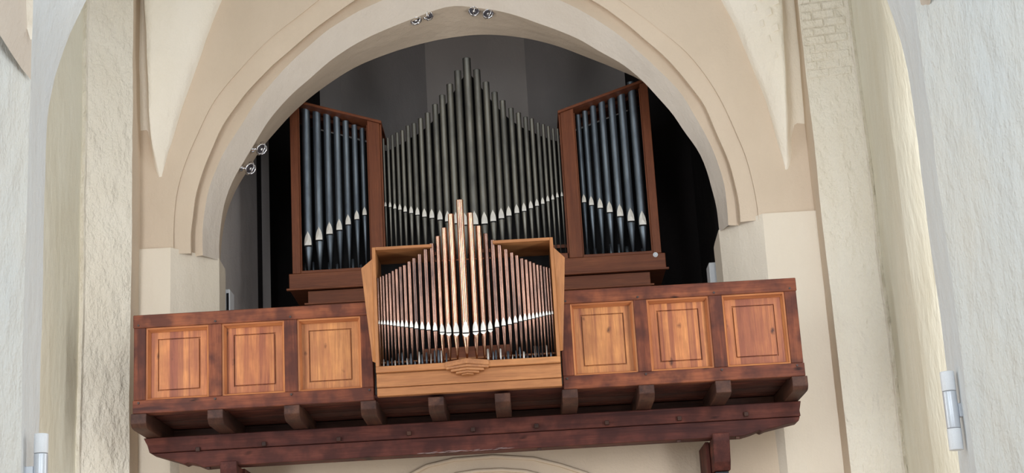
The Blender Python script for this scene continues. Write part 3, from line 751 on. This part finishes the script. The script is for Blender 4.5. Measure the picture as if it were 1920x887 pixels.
for i in range(27):
    k = abs(i - 13); j = 26 - i
    x = cxp + ((raw[i][0] - cxp) - (raw[j][0] - cxp)) / 2
    zt, zm = (raw[i][1] + raw[j][1]) / 2, (raw[i][2] + raw[j][2]) / 2
    d = interp(k, ((0, 16.5), (1, 14.5), (5, 11.0), (9, 8.0), (13, 5.2))) / 159
    pipe(mo, x, yc, 6.602, zm, zt, d, M['tin_warm'], M['lip'], tip=0.2)
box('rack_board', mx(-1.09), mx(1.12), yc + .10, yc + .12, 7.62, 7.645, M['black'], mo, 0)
box('rack_board', mx(-1.09), mx(1.12), yc + .10, yc + .12, 6.72, 6.76, M['case_x'], mo, 0)
_zt = [(cxp + ((raw[i][0] - cxp) - (raw[26 - i][0] - cxp)) / 2, (raw[i][1] + raw[26 - i][1]) / 2 - .10) for i in range(0, 27)]
prism('case_back', [(mx(-1.11), 6.61), (mx(1.13), 6.61), (mx(1.13), 8.06)] + _zt[::-1] + [(mx(-1.11), 8.06)], 'y', YM + .30, YM + .32, M['black'], mo, 0)  # black sheet added below the pipe tops so the gaps read as shade
# round badge
p = at(1229, 477.5, YM - .01); bm = bmesh.new(); add_tube(bm, (p[0], YM - .012, p[2]), (p[0], YM + .004, p[2]), .030, seg=20); obj('round_badge', bm, M['white'], mo)
bm = bmesh.new(); add_ring(bm, (p[0], YM - .013, p[2]), (0, 1, 0), .017, .003, 16, 5); obj('badge_ring', bm, M['alu'], mo)

# ================================================================== LAMPS AND SMALL THINGS
def spot(px, py, Y, aim, base, label):
    c = Vector(at(px, py, Y)); base = Vector(base); aim = Vector(aim).normalized()
    root = empty('spotlight', base, label, 'spotlight', 'chrome spotlights on the arch edge'); K = 1.3
    bm = bmesh.new(); add_tube(bm, base, base + (c - base) * .25, .035, .03, 14); obj('ceiling_mount', bm, M['chrome'], root, smooth=False)
    bm = bmesh.new(); add_tube(bm, base + (c - base) * .2, c - aim * .03, .008, seg=8); obj('arm', bm, M['chrome'], root)
    bm = bmesh.new(); add_ring(bm, c, aim.cross(Vector((0.2, 0, 1))).normalized(), .062 * K, .006, 20, 6); obj('yoke_ring', bm, M['chrome'], root, smooth=True)
    bm = bmesh.new()
    prof = [(.012, -.055), (.03, -.045), (.045, -.015), (.052, .02), (.052, .03), (.044, .03), (.040, .01)]
    a = aim.orthogonal().normalized(); b = aim.cross(a); R = []
    for r, t in prof: R.append([bm.verts.new(c + aim * t * K + (a * math.cos(2 * PI * k / 18) + b * math.sin(2 * PI * k / 18)) * r * K) for k in range(18)])
    for A, B in zip(R, R[1:]):
        for k in range(18): bm.faces.new((A[k], A[(k + 1) % 18], B[(k + 1) % 18], B[k]))
    bm.faces.new(R[0][::-1]); obj('reflector_cup', bm, M['chrome'], root, smooth=True)
    bm = bmesh.new(); add_tube(bm, c + aim * .012, c + aim * .018, .039 * K, seg=18); obj('lens', bm, M['glass_lens'], root)
    bm = bmesh.new(); add_lathe(bm, 0, 0, [(.004, -.015), (.014, -.008), (.016, 0), (.012, .01), (.003, .015)], 10)
    for v in bm.verts: v.co = v.co * K + c + aim * .03
    obj('bulb_cap', bm, M['chrome'], root, smooth=True)
def soff(px, py, Y=2.0): return at(px, py, Y)
spot(489, 278, 2.0, (0.5, -.6, -.6), at(472, 281, 1.99), 'upper of the two chrome spotlights on the left flank of the arch')
spot(468, 315, 2.0, (0.5, -.6, -.5), at(450, 316, 1.97), 'lower of the two chrome spotlights on the left flank of the arch')
spot(779, 35, 2.0, (.2, -.3, -.9), at(779, 22, 1.99), 'leftmost chrome spotlight near the crown of the arch')
spot(803, 26, 2.0, (-.2, -.5, -.8), at(803, 12, 1.99), 'second chrome spotlight from the left near the crown of the arch')
spot(889, 18, 2.0, (-.1, -.5, -.8), at(889, 4, 1.99), 'second chrome spotlight from the right near the crown of the arch')
spot(914, 23, 2.0, (.2, -.5, -.8), at(914, 8, 1.99), 'rightmost chrome spotlight near the crown of the arch')

def wall_lamp(x, y, z0, z1, xw, label):
    root = empty('wall_lamp', (x, y, z0), label, 'wall lamp', 'tubular wall lamps on the nave piers'); r = .052
    h = z1 - z0
    for nm, a_, b_, rr, mt in (('lower_shade', z0, z0 + h * .27, r, 'white'), ('centre_tube', z0 + h * .275, z0 + h * .745, r * .97, 'alu'), ('upper_shade', z0 + h * .75, z1, r, 'white')):
        bm = bmesh.new(); add_lathe(bm, x, y, [(rr * .97, a_), (rr, a_ + .006), (rr, b_ - .006), (rr * .97, b_)], 28)
        o = obj(nm, bm, M[mt], root)
        for f in o.data.polygons: f.use_smooth = abs(f.normal.z) < .5
    s = 1 if xw > x else -1; zm = z0 + h * .5
    bm = bmesh.new(); add_box(bm, min(x + s * r * .9, xw), max(x + s * r * .9, xw), y - .03, y + .03, zm - .05, zm + .05, .004); obj('bracket_arm', bm, M['alu'], root)
    box('wall_plate', xw - .012 if s > 0 else xw, xw if s > 0 else xw + .012, y - .045, y + .045, z0 + h * .05, z1 - h * .05, M['white'], root, .004)
wall_lamp(3.648, -4.05, 3.032, 3.608, X(1809, 775, -4.05), 'white tubular wall lamp on the right-hand nave pier')
wall_lamp(-3.016, -4.05, 2.96, 3.532, lp[7][0] - .02, 'white tubular wall lamp on the left-hand nave pier, cut by the photo edge')

# white cabinets just inside both jambs
for s, (x0, x1, zt) in ((-1, (at(420, 560, 2.42)[0], at(431, 560, 2.42)[0], at(428, 542, 2.42)[2])), (1, (at(1330.5, 510, 2.42)[0], at(1344, 510, 2.42)[0], at(1335, 492, 2.42)[2]))):
    r_ = empty('control_cabinet', ((x0 + x1) / 2, 2.42, 4.402), 'narrow white cabinet on the inner side of the %s arch pier' % ('left' if s < 0 else 'right'), 'cabinet', 'white cabinets inside the arch piers')
    box('cabinet_body', x0, x1, 2.42, 2.70, 4.402, zt, M['white'], r_, 0.008)
    if s < 0:
        box('dark_slot', x0 + .03, x1 - .012, 2.412, 2.419, 5.55, zt - .05, M['iron'], r_, 0)
print('objects', len(bpy.data.objects))
